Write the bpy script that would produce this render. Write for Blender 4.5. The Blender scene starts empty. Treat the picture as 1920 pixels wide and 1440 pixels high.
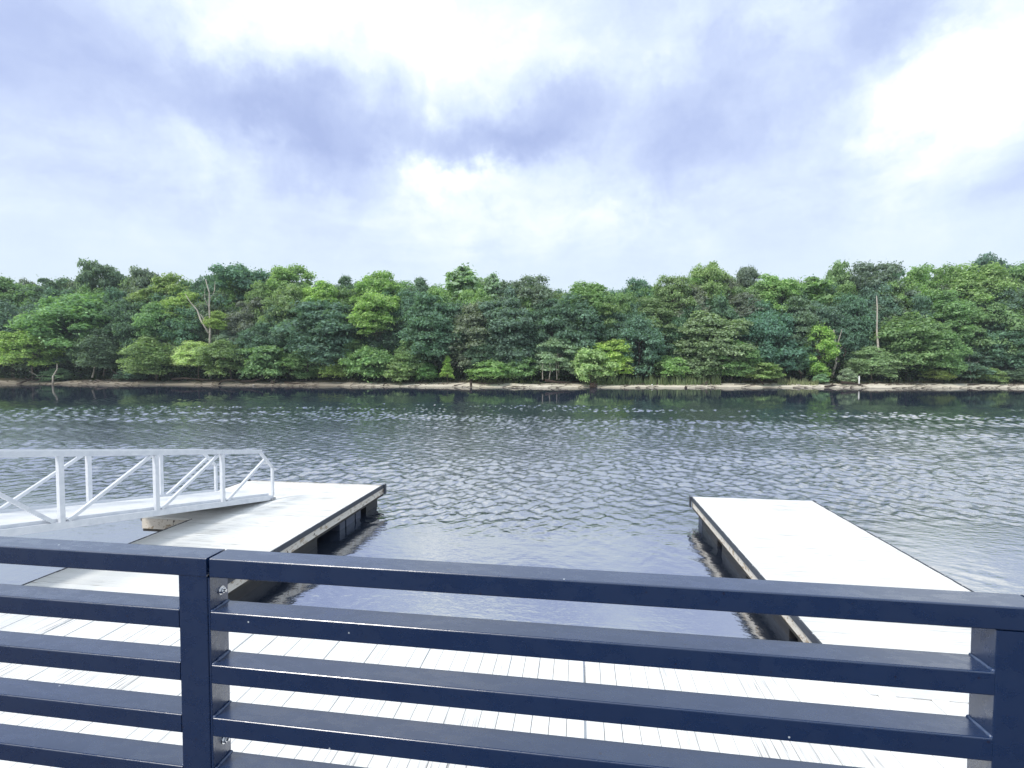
import bpy, math, random
import numpy as np
from mathutils import Vector, Matrix, Quaternion
PI = math.pi
sc = bpy.context.scene
C = sc.collection
R = math.radians

# ------------------------------------------------------------------ camera
YAW, PITCH, CAMZ = R(7.9), R(1.91), 3.5
cd = bpy.data.cameras.new('camera'); cam = bpy.data.objects.new('camera', cd); C.objects.link(cam)
cd.sensor_width = 36; cd.lens = 900 / 1920 * 36; cd.clip_start = .05; cd.clip_end = 6000
cam.location = (0, 0, CAMZ); cam.rotation_euler = (PI / 2 - PITCH, 0, YAW)
sc.camera = cam

# ------------------------------------------------------------------ world, sun, exposure
SUN_EL, SUN_AZ = R(50), R(-140)          # azimuth measured from +Y, towards -X is negative
sc.view_settings.view_transform = 'Standard'; sc.view_settings.look = 'None'
sc.view_settings.exposure = 0.45; sc.view_settings.gamma = 1
sc.view_settings.use_curve_mapping = False
w = bpy.data.worlds.new('World'); sc.world = w; w.use_nodes = True
nt = w.node_tree; nt.nodes.clear()

class NG:                                # tiny node helper
    def __init__(s, nt): s.nt = nt
    def n(s, typ, **kw):
        nd = s.nt.nodes.new(typ)
        for k, v in kw.items():
            if k == 'ins':
                for kk, vv in v.items():
                    if hasattr(vv, 'is_output'): s.nt.links.new(vv, nd.inputs[kk])
                    else: nd.inputs[kk].default_value = vv
            else: setattr(nd, k, v)
        return nd
    def m(s, op, a, b=0.0, c=None, clamp=False):
        nd = s.n('ShaderNodeMath', operation=op, use_clamp=clamp, ins={0: a, 1: b})
        if c is not None:
            if hasattr(c, 'is_output'): s.nt.links.new(c, nd.inputs[2])
            else: nd.inputs[2].default_value = c
        return nd.outputs[0]
    def v(s, op, a, b=(0, 0, 0)):
        nd = s.n('ShaderNodeVectorMath', operation=op, ins={0: a, 1: b})
        return nd.outputs['Value'] if op in ('LENGTH', 'DOT_PRODUCT', 'DISTANCE') else nd.outputs[0]
    def ramp(s, fac, stops, interp='LINEAR'):
        nd = s.n('ShaderNodeValToRGB', ins={0: fac}); cr = nd.color_ramp; cr.interpolation = interp
        while len(cr.elements) < len(stops): cr.elements.new(.5)
        for e, (p, c) in zip(cr.elements, stops):
            e.position = p; e.color = (*c, 1) if len(c) == 3 else c
        return nd.outputs[0]
    def noise(s, vec, scale, detail=4, rough=.5, dist=0, out=0):
        nd = s.n('ShaderNodeTexNoise', ins={'Vector': vec, 'Scale': scale, 'Detail': detail, 'Roughness': rough, 'Distortion': dist})
        return nd.outputs[out]
    def mix(s, fac, a, b, blend='MIX'):
        nd = s.n('ShaderNodeMix', data_type='RGBA', blend_type=blend)
        for i, x in ((0, fac), (6, a), (7, b)):
            if hasattr(x, 'is_output'): s.nt.links.new(x, nd.inputs[i])
            elif i == 0: nd.inputs[0].default_value = x
            else: nd.inputs[i].default_value = (*x, 1) if len(x) == 3 else x
        return nd.outputs[2]
    def link(s, a, b): s.nt.links.new(a, b)

def lin(r, g, b):                        # sRGB 0-255 -> linear
    f = lambda c: (c / 255 / 12.92) if c <= 10 else (((c / 255) + .055) / 1.055) ** 2.4
    return (f(r), f(g), f(b))

g = NG(nt)
sky = g.n('ShaderNodeTexSky', sky_type='NISHITA', sun_disc=False, sun_elevation=SUN_EL, sun_rotation=SUN_AZ)
d0 = g.n('ShaderNodeTexCoord').outputs['Generated']
# clouds lie in a sheet: the look direction divided by its height gives the sheet's perspective
dx = g.n('ShaderNodeVectorRotate', rotation_type='Z_AXIS', ins={'Vector': d0, 'Angle': -YAW}).outputs[0]
sep = g.n('ShaderNodeSeparateXYZ', ins={0: dx})
hgt = g.m('ADD', g.m('MAXIMUM', sep.outputs[2], 0.0), .16)
pl = g.n('ShaderNodeCombineXYZ', ins={0: g.m('DIVIDE', sep.outputs[0], hgt), 1: g.m('DIVIDE', sep.outputs[1], hgt), 2: 0.0}).outputs[0]
warp = g.v('SUBTRACT', g.noise(pl, 1.1, 3, .5, out=1), (.5, .5, .5))
plw = g.v('ADD', pl, g.v('MULTIPLY', warp, (.7, .7, 0)))
n1 = g.noise(plw, 1.0, 7, .52)
n2 = g.noise(g.v('ADD', plw, (7.3, 2.1, 0)), 2.6, 6, .55)
wd = g.v('SUBTRACT', g.noise(dx, 6.0, 7, .62, out=1), (.5, .5, .5))
dw = g.v('ADD', dx, g.v('MULTIPLY', wd, (.24, .24, .18)))
def direc(px, py):
    v = Vector(((px - 960) / 900, 1, (690 - py) / 900)); return v.normalized()
acc = None
#   x, y in the photograph's sky, half-width, half-height (radians-ish), weight (+ dark lavender base of cloud, - bright)
CL = [(60, 40, .30, .06, .35), (250, 105, .30, .06, .40), (60, 190, .20, .05, .55), (290, 205, .22, .06, .55), (420, 160, .16, .06, .25), (520, 235, .13, .05, .75),
      (650, 240, .14, .07, .80), (600, 290, .12, .035, .7), (760, 200, .12, .07, .35), (880, 280, .10, .035, 1.0), (970, 285, .08, .035, .8), (1060, 225, .09, .07, .9),
      (1100, 170, .10, .04, .35), (1240, 240, .13, .07, .55), (1300, 300, .13, .06, .5), (1400, 200, .14, .06, .4), (1560, 180, .07, .05, .6), (1660, 90, .07, .12, .75), (1740, 20, .09, .06, .6),
      (1330, 30, .14, .05, .3), (1430, 110, .06, .06, .3), (1700, 300, .22, .03, .35), (1870, 340, .20, .03, .3), (120, 330, .20, .05, .3), (640, 350, .08, .02, .35),
      (700, 60, .20, .13, -.9), (500, 40, .12, .07, -.5), (960, 70, .14, .10, -.5), (420, 270, .15, .03, -.45), (740, 310, .12, .03, -.65), (860, 335, .10, .02, -.8), (340, 245, .07, .03, -.4), (1300, 70, .10, .04, -.5),
      (1480, 110, .07, .07, -.7), (1610, 170, .05, .035, -.7), (1850, 110, .11, .10, -.8), (1760, 170, .10, .05, -.5), (1170, 230, .05, .05, -.5), (240, 120, .07, .03, -.4), (350, 100, .05, .02, -.5), (1030, 130, .10, .04, -.5)]
for (px, py, rx, rz, wt) in CL:
    b = direc(px, py)
    q = g.v('MULTIPLY', g.v('SUBTRACT', dw, tuple(b)), (1 / rx, 1 / rx, 1 / rz))
    r2 = g.v('DOT_PRODUCT', q, q)
    t = g.m('MULTIPLY', g.m('POWER', 2.718, g.m('MULTIPLY', r2, -1.0)), wt * (.95 if wt > 0 else .72))
    acc = t if acc is None else g.m('ADD', acc, t)
n3 = g.noise(g.v('ADD', plw, (1.3, 5.1, 0)), 6.5, 6, .6)
n4 = g.noise(g.v('ADD', dw, (3., 1., 5.)), 3.2, 8, .6, .4)
dens = g.m('ADD', g.m('ADD', g.m('MULTIPLY', g.m('SUBTRACT', n1, .5), 1.0), g.m('MULTIPLY', g.m('SUBTRACT', n2, .5), .7)), g.m('ADD', g.m('MULTIPLY', g.m('SUBTRACT', n4, .5), 1.9), g.m('MULTIPLY', g.m('SUBTRACT', n3, .5), .3)))
elev = sep.outputs[2]
fade = g.n('ShaderNodeMapRange', interpolation_type='SMOOTHSTEP', ins={0: elev, 1: .12, 2: .34, 3: .12, 4: 1.0}).outputs[0]
dens = g.m('ADD', g.m('MULTIPLY', dens, fade), g.m('MULTIPLY', acc, .70))
dens = g.m('ADD', g.m('MULTIPLY', dens, .5), .37, clamp=True)
cloud = g.ramp(dens, [(.02, (1.05, 1.08, 1.10)), (.22, (.76, .82, .86)), (.38, (.60, .69, .80)), (.56, (.48, .56, .77)), (.74, (.40, .475, .71)), (.93, (.34, .41, .65))])
sky_l = g.v('MULTIPLY', sky.outputs[0], (.10, .10, .10))
low = g.n('ShaderNodeMapRange', interpolation_type='SMOOTHSTEP', ins={0: elev, 1: -.02, 2: .30, 3: .75, 4: 0.0}).outputs[0]
cloud = g.mix(low, cloud, (.57, .67, .74))
col = g.mix(.93, sky_l, cloud)
bg = g.n('ShaderNodeBackground', ins={0: col, 1: 1.0})
out = g.n('ShaderNodeOutputWorld', ins={0: bg.outputs[0]})

sd = bpy.data.lights.new('sun', 'SUN'); sd.energy = 2.0; sd.angle = R(14); sd.color = (1, .95, .86)
so = bpy.data.objects.new('sun', sd); C.objects.link(so)
sdir = Vector((math.sin(SUN_AZ) * math.cos(SUN_EL), math.cos(SUN_AZ) * math.cos(SUN_EL), math.sin(SUN_EL)))
so.rotation_euler = sdir.to_track_quat('Z', 'Y').to_euler(); so.location = (0, 0, 40)

# ------------------------------------------------------------------ helpers
def obj(name, me, mat=None, parent=None, loc=None):
    o = bpy.data.objects.new(name, me); C.objects.link(o)
    if mat is not None and not me.materials: me.materials.append(mat)
    if parent is not None: o.parent = parent
    if loc is not None: o.location = loc
    return o
def tag(o, label=None, cat=None, group=None, kind=None):
    if label: o['label'] = label
    if cat: o['category'] = cat
    if group: o['group'] = group
    if kind: o['kind'] = kind
    return o
def empty(name, loc, rz=0):
    o = bpy.data.objects.new(name, None); C.objects.link(o); o.location = loc; o.rotation_euler.z = rz
    o.empty_display_size = .2; return o

class MB:
    def __init__(s): s.v = []; s.f = []
    def box(s, x0, x1, y0, y1, z0, z1, ch=0.0):
        b = len(s.v)
        if ch:
            s.v += [(x0, y0, z0), (x1, y0, z0), (x1, y1, z0), (x0, y1, z0), (x0, y0, z1 - ch), (x1, y0, z1 - ch), (x1, y1, z1 - ch), (x0, y1, z1 - ch),
                    (x0 + ch, y0 + ch, z1), (x1 - ch, y0 + ch, z1), (x1 - ch, y1 - ch, z1), (x0 + ch, y1 - ch, z1)]
            fs = [(3, 2, 1, 0), (0, 1, 5, 4), (1, 2, 6, 5), (2, 3, 7, 6), (3, 0, 4, 7), (4, 5, 9, 8), (5, 6, 10, 9), (6, 7, 11, 10), (7, 4, 8, 11), (8, 9, 10, 11)]
        else:
            s.v += [(x0, y0, z0), (x1, y0, z0), (x1, y1, z0), (x0, y1, z0), (x0, y0, z1), (x1, y0, z1), (x1, y1, z1), (x0, y1, z1)]
            fs = [(3, 2, 1, 0), (0, 1, 5, 4), (1, 2, 6, 5), (2, 3, 7, 6), (3, 0, 4, 7), (4, 5, 6, 7)]
        s.f += [tuple(b + i for i in q) for q in fs]; return s
    def rbox(s, x0, x1, y0, y1, z0, z1, r):        # tube running along X with rounded long edges
        b = len(s.v); pr = []
        for cx, cz, a0 in ((y1 - r, z1 - r, 0), (y0 + r, z1 - r, 90), (y0 + r, z0 + r, 180), (y1 - r, z0 + r, 270)):
            for k in range(4):
                a = R(a0 + k * 30); pr.append((cx + r * math.cos(a), cz + r * math.sin(a)))
        n = len(pr)
        for x in (x0, x1): s.v += [(x, y, z) for y, z in pr]
        for i in range(n):
            j = (i + 1) % n; s.f.append((b + i, b + j, b + n + j, b + n + i))
        s.f.append(tuple(b + n + i for i in range(n))); s.f.append(tuple(b + i for i in reversed(range(n))))
        return s
    def bar(s, p, q, w_, h_, up=(0, 0, 1)):        # square bar from p to q
        p = Vector(p); q = Vector(q); d = (q - p).normalized(); u = Vector(up)
        if abs(d.dot(u)) > .95: u = Vector((0, 1, 0))
        sx = d.cross(u).normalized() * w_ / 2; sz = sx.cross(d).normalized() * h_ / 2; b = len(s.v)
        for e in (p, q): s.v += [tuple(e + a * sx + c * sz) for a, c in ((-1, -1), (1, -1), (1, 1), (-1, 1))]
        s.f += [tuple(b + i for i in qd) for qd in ((0, 1, 5, 4), (1, 2, 6, 5), (2, 3, 7, 6), (3, 0, 4, 7), (3, 2, 1, 0), (4, 5, 6, 7))]
        return s
    def tube(s, pts, rad, seg=7):
        pts = [Vector(p) for p in pts]; b = len(s.v); n = len(pts)
        for i, p in enumerate(pts):
            d = (pts[min(i + 1, n - 1)] - pts[max(i - 1, 0)]).normalized()
            u = Vector((0, 0, 1)) if abs(d.z) < .9 else Vector((1, 0, 0))
            a = d.cross(u).normalized(); c = d.cross(a)
            for k in range(seg):
                t = 2 * PI * k / seg; s.v.append(tuple(p + (a * math.cos(t) + c * math.sin(t)) * rad[i]))
        for i in range(n - 1):
            for k in range(seg):
                k2 = (k + 1) % seg; s.f.append((b + i * seg + k, b + (i + 1) * seg + k, b + (i + 1) * seg + k2, b + i * seg + k2))
        s.f.append(tuple(b + k for k in range(seg))); s.f.append(tuple(b + (n - 1) * seg + k for k in reversed(range(seg))))
        return s
    def mesh(s, name, mat=None, smooth=False):
        me = bpy.data.meshes.new(name); me.from_pydata([tuple(v) for v in s.v], [], s.f); me.update()
        if smooth: me.polygons.foreach_set('use_smooth', [True] * len(me.polygons))
        if mat: me.materials.append(mat)
        return me
    def build(s, name, mat, parent=None, smooth=False, loc=None):
        return obj(name, s.mesh(name, mat, smooth), None, parent, loc)

def mat(name, base=(.5, .5, .5), rough=.6, metal=0, spec=.5):
    m = bpy.data.materials.new(name); m.use_nodes = True; t = m.node_tree; p = t.nodes['Principled BSDF']
    p.inputs['Base Color'].default_value = (*base, 1); p.inputs['Roughness'].default_value = rough
    p.inputs['Metallic'].default_value = metal; p.inputs['Specular IOR Level'].default_value = spec
    return m, NG(t), p
def bump(G, p, h, strength=.3, dist=.01):
    b = G.n('ShaderNodeBump', ins={'Height': h, 'Strength': strength, 'Distance': dist}); G.link(b.outputs[0], p.inputs['Normal']); return b

# ------------------------------------------------------------------ materials
M = {}
def m_boards(key, c0, c1, cs, amt):
    m, G, p = mat(key, rough=.75, spec=.3)
    tc = G.n('ShaderNodeTexCoord').outputs['Object']; oi = G.n('ShaderNodeObjectInfo').outputs['Random']
    off = G.n('ShaderNodeCombineXYZ', ins={0: G.m('MULTIPLY', oi, 37.), 1: G.m('MULTIPLY', oi, 91.), 2: 0.}).outputs[0]
    v = G.v('ADD', tc, off)
    grain = G.noise(G.v('MULTIPLY', v, (1.6, 42., 10.)), 1.0, 5, .6)
    patch = G.noise(G.n('ShaderNodeNewGeometry').outputs['Position'], .9, 4, .6)
    st = G.m('MULTIPLY', G.ramp(grain, [(.52, (0, 0, 0)), (.68, (1, 1, 1))]), G.ramp(patch, [(.48, (0, 0, 0)), (.62, (1, 1, 1))]))
    base = G.mix(oi, c0, c1)
    c = G.mix(G.m('MULTIPLY', st, amt), base, cs)
    G.link(c, p.inputs['Base Color']); bump(G, p, grain, .35, .002)
    return m
M['deck'] = m_boards('weathered_white_board', (.72, .72, .70), (.82, .82, .80), (.20, .19, .16), .9)
M['walk'] = m_boards('walkway_board', (.80, .80, .79), (.89, .89, .88), (.20, .19, .18), .9)

def m_fascia():
    m, G, p = mat('peeling_painted_timber', rough=.8, spec=.25)
    ps = G.n('ShaderNodeNewGeometry').outputs['Position']
    n = G.noise(G.v('MULTIPLY', ps, (5, 5, 9)), 1.6, 6, .65, .6); n2_ = G.noise(ps, 2.2, 4, .6); n3 = G.noise(G.v('MULTIPLY', ps, (9, 9, 60)), 1.0, 3, .5)
    wood = G.mix(n2_, (.52, .43, .32), (.34, .26, .18)); paint = G.mix(n3, (.80, .76, .70), (.66, .60, .52))
    c = G.mix(G.ramp(n, [(.54, (0, 0, 0)), (.60, (1, 1, 1))]), paint, wood)
    c = G.mix(G.ramp(G.noise(G.v('MULTIPLY', ps, (12, 12, 7)), 1.0, 4, .6), [(.63, (0, 0, 0)), (.68, (1, 1, 1))]), c, (.07, .05, .035))
    G.link(c, p.inputs['Base Color']); bump(G, p, n, .6, .006); return m
M['fascia'] = m_fascia()
def m_dirty(key, c0, c1, rough, scale=6, spec=.5, bs=.15):
    m, G, p = mat(key, c0, rough, spec=spec)
    ps = G.n('ShaderNodeNewGeometry').outputs['Position']; n = G.noise(ps, scale, 6, .6)
    G.link(G.mix(G.ramp(n, [(.35, (0, 0, 0)), (.7, (1, 1, 1))]), c0, c1), p.inputs['Base Color'])
    G.link(G.m('MULTIPLY_ADD', n, .3, rough - .15), p.inputs['Roughness']); bump(G, p, n, bs, .004); return m
M['rubber'] = m_dirty('black_rubber_edging', (.03, .035, .05), (.06, .07, .09), .42)
M['float'] = m_dirty('black_float_plastic', (.012, .012, .014), (.03, .03, .035), .5)
M['bluefloat'] = m_dirty('faded_blue_plastic', (.05, .06, .10), (.08, .10, .15), .5)
M['framewood'] = m_dirty('dark_wet_timber', (.05, .045, .04), (.02, .018, .015), .7)
M['alu'] = m_dirty('pale_painted_aluminium', (.74, .76, .80), (.62, .65, .70), .42, 9)
M['aludeck'] = m_dirty('gangway_tread', (.80, .81, .82), (.66, .67, .69), .6, 4)
M['shoe'] = m_dirty('galvanised_plate', (.45, .47, .5), (.3, .31, .33), .45)
M['steel'], _, _p = mat('bright_steel', (.75, .75, .76), .25, 1.0)
M['screw'], _, _p = mat('pale_screw_head', (.85, .85, .85), .4, 0.2)
M['nearground'] = m_dirty('near_ground', (.06, .08, .04), (.09, .09, .07), .95, .5)
M['promenade'] = m_dirty('dark_promenade_boards', (.05, .045, .04), (.035, .03, .03), .8, 2)
M['concrete'] = m_dirty('grey_concrete', (.34, .33, .31), (.25, .24, .23), .85, 2)

def m_navy():
    m, G, p = mat('navy_powder_coat', (.012, .04, .13), .4, spec=.5)
    ps = G.n('ShaderNodeNewGeometry').outputs['Position']
    n = G.noise(ps, 9, 4, .6); fine = G.noise(ps, 900, 2, .5); v = G.n('ShaderNodeTexVoronoi', ins={'Vector': ps, 'Scale': 26.}); v.feature = 'F1'
    sp = G.ramp(G.m('ADD', v.outputs['Distance'], G.m('MULTIPLY', G.noise(ps, 60, 3), .22)), [(.165, (1, 1, 1)), (.19, (0, 0, 0))])     # dark specks
    v2 = G.n('ShaderNodeTexVoronoi', ins={'Vector': G.v('ADD', ps, (3.1, .7, 1.9)), 'Scale': 9.}); v2.feature = 'F1'
    wsp = G.ramp(v2.outputs['Distance'], [(.018, (1, 1, 1)), (.026, (0, 0, 0))])       # small pale chips
    c = G.mix(n, (.0010, .017, .070), (.0020, .023, .090)); c = G.mix(sp, c, (.004, .010, .045)); c = G.mix(wsp, c, (.55, .6, .65))
    G.link(c, p.inputs['Base Color'])
    # rain water lying in patches: smoother and a little brighter in reflection
    wet = G.ramp(G.noise(G.v('MULTIPLY', ps, (16, 34, 20)), 1.0, 5, .65), [(.47, (0, 0, 0)), (.56, (1, 1, 1))])
    G.link(G.m('MULTIPLY_ADD', wet, -.18, .40), p.inputs['Roughness'])
    h = G.m('ADD', G.m('MULTIPLY', wet, .8), G.m('MULTIPLY', fine, .25)); bump(G, p, h, .12, .002)
    p.inputs['Specular IOR Level'].default_value = .7; p.inputs['Coat Weight'].default_value = 1.0; p.inputs['Coat Roughness'].default_value = .24; p.inputs['Coat IOR'].default_value = 1.65
    return m
M['navy'] = m_navy()
M['weld'] = m_dirty('painted_weld_bead', (.02, .05, .14), (.10, .14, .24), .3, 40, .8, .8)

def m_water():
    m, G, p = mat('river_water', (.026, .038, .066), .02)
    p.inputs['IOR'].default_value = 8.0
    ps = G.n('ShaderNodeNewGeometry').outputs['Position']; sx = G.n('ShaderNodeSeparateXYZ', ins={0: ps})
    e = G.noise(G.v('MULTIPLY', ps, (.8, 1.5, 1)), 5.5, 3, .6)          # the finest cat's-paw ripple; the waves themselves are geometry
    calm = G.n('ShaderNodeMapRange', interpolation_type='SMOOTHSTEP', ins={0: sx.outputs[1], 1: 9., 2: 14., 3: .25, 4: 1.0}).outputs[0]
    far = G.n('ShaderNodeMapRange', interpolation_type='SMOOTHSTEP', ins={0: sx.outputs[1], 1: 20., 2: 46., 3: 1.0, 4: .03}).outputs[0]
    bp = G.n('ShaderNodeBump', ins={'Height': G.m('MULTIPLY', e, G.m('MULTIPLY', calm, far)), 'Strength': 1.0, 'Distance': .022})
    G.link(bp.outputs[0], p.inputs['Normal']); return m
M['water'] = m_water()

def m_bank():
    m, G, p = mat('river_bank_ground', rough=.95, spec=.1)
    ps = G.n('ShaderNodeNewGeometry').outputs['Position']; z = G.n('ShaderNodeSeparateXYZ', ins={0: ps}).outputs[2]
    n = G.noise(ps, 1.3, 6, .65); pt = G.noise(G.v('MULTIPLY', ps, (.03, .3, 0)), 1.0, 3, .6)
    pt = G.m('MULTIPLY_ADD', pt, .5, G.n('ShaderNodeMapRange', ins={0: G.n('ShaderNodeSeparateXYZ', ins={0: ps}).outputs[0], 1: -60., 2: -20., 3: .0, 4: .42}).outputs[0])
    sand = G.mix(G.ramp(pt, [(.42, (0, 0, 0)), (.55, (1, 1, 1))]), (.34, .30, .25), (.74, .68, .58))
    sand = G.mix(G.ramp(n, [(.5, (0, 0, 0)), (.75, (.6, .6, .6))]), sand, (.16, .12, .08))
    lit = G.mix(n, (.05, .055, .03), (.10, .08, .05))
    wet = G.ramp(z, [(.02, (1, 1, 1)), (.14, (0, 0, 0))])
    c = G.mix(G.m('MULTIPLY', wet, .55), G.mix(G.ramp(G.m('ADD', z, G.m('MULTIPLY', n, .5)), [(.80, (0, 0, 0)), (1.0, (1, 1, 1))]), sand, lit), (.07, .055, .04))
    G.link(c, p.inputs['Base Color']); bump(G, p, n, .5, .1); return m
M['bank'] = m_bank()

def m_leaf():
    m, G, p = mat('leaves', rough=.55, spec=.3)
    oc = G.n('ShaderNodeObjectInfo'); rnd = G.n('ShaderNodeNewGeometry').outputs['Random Per Island']
    ps = G.n('ShaderNodeNewGeometry').outputs['Position']
    hs = G.n('ShaderNodeHueSaturation', ins={'Color': oc.outputs['Color'], 'Hue': G.m('MULTIPLY_ADD', rnd, -.035, .513), 'Saturation': 1.0,
             'Value': G.m('MULTIPLY_ADD', G.m('ADD', rnd, G.m('MULTIPLY', G.noise(ps, .45, 3), 1.2)), .85, .10)}).outputs[0]
    t = m.node_tree; G.link(hs, p.inputs['Base Color'])
    tr = G.n('ShaderNodeBsdfTranslucent', ins={'Color': G.mix(1.0, hs, (1.15, 1.25, .6), 'MULTIPLY')})
    mx = G.n('ShaderNodeMixShader', ins={0: .40, 1: p.outputs[0], 2: tr.outputs[0]})
    G.link(mx.outputs[0], t.nodes['Material Output'].inputs[0]); return m
M['leaf'] = m_leaf()
M['bark'] = m_dirty('grey_brown_bark', (.20, .17, .14), (.10, .08, .065), .9, 3, .2, .8)
M['palebark'] = m_dirty('pale_dead_bark', (.50, .46, .40), (.33, .29, .25), .85, 3, .2, .5)
M['darkwood'] = m_dirty('dark_waterlogged_wood', (.035, .025, .02), (.07, .05, .04), .85, 3, .2, .6)
M['drift'] = m_dirty('grey_driftwood', (.17, .14, .11), (.08, .065, .055), .85, 3, .2, .6)
M['white'] = m_dirty('white_plastic', (.82, .82, .80), (.6, .6, .58), .5, 6)
M['stone'] = m_dirty('pale_stone', (.5, .47, .43), (.3, .28, .26), .9, 5, .2, .5)

# ------------------------------------------------------------------ setting: river, far bank, promenade
def sheet(name, xs, ys, zf, m, kind='structure'):
    V = [(x, y, zf(x, y)) for y in ys for x in xs]; n = len(xs)
    F = [(j * n + i, j * n + i + 1, (j + 1) * n + i + 1, (j + 1) * n + i) for j in range(len(ys) - 1) for i in range(n - 1)]
    me = bpy.data.meshes.new(name); me.from_pydata(V, [], F); me.update(); me.materials.append(m)
    me.polygons.foreach_set('use_smooth', [True] * len(F)); o = obj(name, me); o['kind'] = kind; return o
SH = [(-400, 96), (-220, 92), (-125, 88.6), (-82, 86.5), (-45, 85.9), (-12, 84.3), (6, 85.6), (24, 89.2), (56, 91.4), (76, 94.2), (200, 104), (400, 112)]
def shore(x):
    for (x0, y0), (x1, y1) in zip(SH, SH[1:]):
        if x0 <= x <= x1: y = y0 + (y1 - y0) * (x - x0) / (x1 - x0); break
    else: y = 100
    return y + .5 * math.sin(x * .21) + .35 * math.sin(x * .53 + 1) + .2 * math.sin(x * 1.3)
def river():
    # wind waves as geometry: a fan of ever larger cells from the promenade out, height from a sum of wave trains
    nc, q = 1000, .0042
    th = np.linspace(R(-60), R(60), nc) + YAW; rr = 3.6 * np.exp(np.arange(int(math.log(60 / 3.6) / q)) * q); rr = np.concatenate([rr, rr[-1] * np.exp(np.arange(1, 76) * .012)]); nr = len(rr)
    RR, TH = np.meshgrid(rr, th, indexing='ij'); X = -np.sin(TH) * RR; Y = np.cos(TH) * RR
    g_ = np.random.default_rng(21)
    def soft(lo, hi, v): t = np.clip((v - lo) / (hi - lo), 0, 1); return t * t * (3 - 2 * t)
    def wob(fx, fy, n_, sd):                   # slow pseudo-noise, about -1..1
        k = np.random.default_rng(sd); o = 0
        for _ in range(n_):
            a, b, c = k.normal() * fx, k.normal() * fy, k.uniform(0, 2 * PI); o = o + np.sin(a * X + b * Y + c)
        return o / math.sqrt(n_ / 2) * .6
    near = soft(9.6, 13.2, Y + 1.2 * wob(.6, .9, 7, 1) + .5 * wob(2.2, 2.5, 7, 2)); near = .05 + .95 * near
    near = np.maximum(near, .16 * soft(.35, 1.1, wob(.7, 1.1, 8, 3)))
    far = 1 - soft(36, 55, Y + 9 * wob(.05, .16, 8, 4) + 2.5 * wob(.2, .7, 8, 5) - 10 * np.exp(-((X - 12) / 24) ** 2) * -1)
    far = .015 + .985 * far
    st = 1 + .38 * wob(.10, .32, 9, 6) + .22 * wob(.35, .9, 9, 7)
    amp = near * far * np.clip(st, .25, 1.8)
    lmin = np.maximum(.10, rr * .0076)[:, None]; Z = np.zeros_like(X); E2 = 0
    N_ = 64
    for i in range(N_):
        lam = .10 * (.78 / .10) ** ((i + .5) / N_); a = (1 if i % 2 else -1) * g_.uniform(.25, 1.15) + g_.normal() * .12; k = 2 * PI / lam
        wgt = soft(.8, 1.5, lam / lmin)
        E2 = E2 + wgt ** 2 / N_
        Z += wgt * math.sqrt(2 / N_) * .17 / k * np.sin(k * (math.sin(a) * X + math.cos(a) * Y) + g_.uniform(0, 2 * PI))
    Z *= amp * np.minimum(1 / np.sqrt(E2 + 1e-6), 2.4)
    co = np.stack([X, Y, Z], -1).reshape(-1, 3); nv = len(co)
    idx = (np.arange(nr - 1)[:, None] * nc + np.arange(nc - 1)[None]).ravel()
    F = np.stack([idx, idx + 1, idx + nc + 1, idx + nc], 1)[:, ::-1]
    ex = np.array([(-1500, -60, -.12), (1500, -60, -.12), (1500, 400, -.12), (-1500, 400, -.12)]); co = np.concatenate([co, ex]); F = np.concatenate([F, [[nv, nv + 1, nv + 2, nv + 3]]])
    me = bpy.data.meshes.new('river'); me.vertices.add(len(co)); me.vertices.foreach_set('co', co.astype(np.float32).ravel())
    me.loops.add(F.size); me.loops.foreach_set('vertex_index', F.astype(np.int32).ravel())
    me.polygons.add(len(F)); me.polygons.foreach_set('loop_start', np.arange(0, F.size, 4, dtype=np.int32)); me.update(calc_edges=True)
    me.polygons.foreach_set('use_smooth', [True] * len(F)); me.materials.append(M['water'])
    o = obj('river', me); o['kind'] = 'structure'; return o
river()
rb = random.Random(5)
def bank_z(x, d):
    if d < 0: return d * .18
    cut = 4.2 + .9 * math.sin(x * .17) + .8 * math.sin(x * .41 + 2)
    z = min(d, cut) * .13 + .03 * math.sin(x * 1.7 + d)
    if d > cut: z += min(1.0, (d - cut) / 1.2) * (.35 + .25 * math.sin(x * .23)) + min(d - cut, 90) * .035 + min(8.5, max(0, d - 12) * .17)  # last term: unseen rise behind the wood, added to block sky from water reflections
    return z
xs = [-400 + i * 10 for i in range(25)] + [-150 + i * 1.2 for i in range(209)] + [101 + i * 12 for i in range(25)]
ds = [-8, -2, -.5, 0, .6, 1.2, 2, 3, 3.6, 4.2, 4.8, 5.4, 6, 7, 9, 14, 30, 80, 600]
V = [(x, shore(x) + d, bank_z(x, d)) for d in ds for x in xs]; n = len(xs)
F = [(j * n + i, j * n + i + 1, (j + 1) * n + i + 1, (j + 1) * n + i) for j in range(len(ds) - 1) for i in range(n - 1)]
me = bpy.data.meshes.new('far_bank'); me.from_pydata(V, [], F); me.update(); me.polygons.foreach_set('use_smooth', [True] * len(F))
fb = obj('far_bank', me, M['bank']); fb['kind'] = 'structure'
pr = MB().box(-14, 12, -6, 1.36, -1.5, 1.91).build('promenade', M['promenade']); pr['kind'] = 'structure'
land = sheet('near_ground', [-600, -100, 100, 600], [-500, -100, -6.0], lambda x, y: 1.9, M['nearground'])

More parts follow.
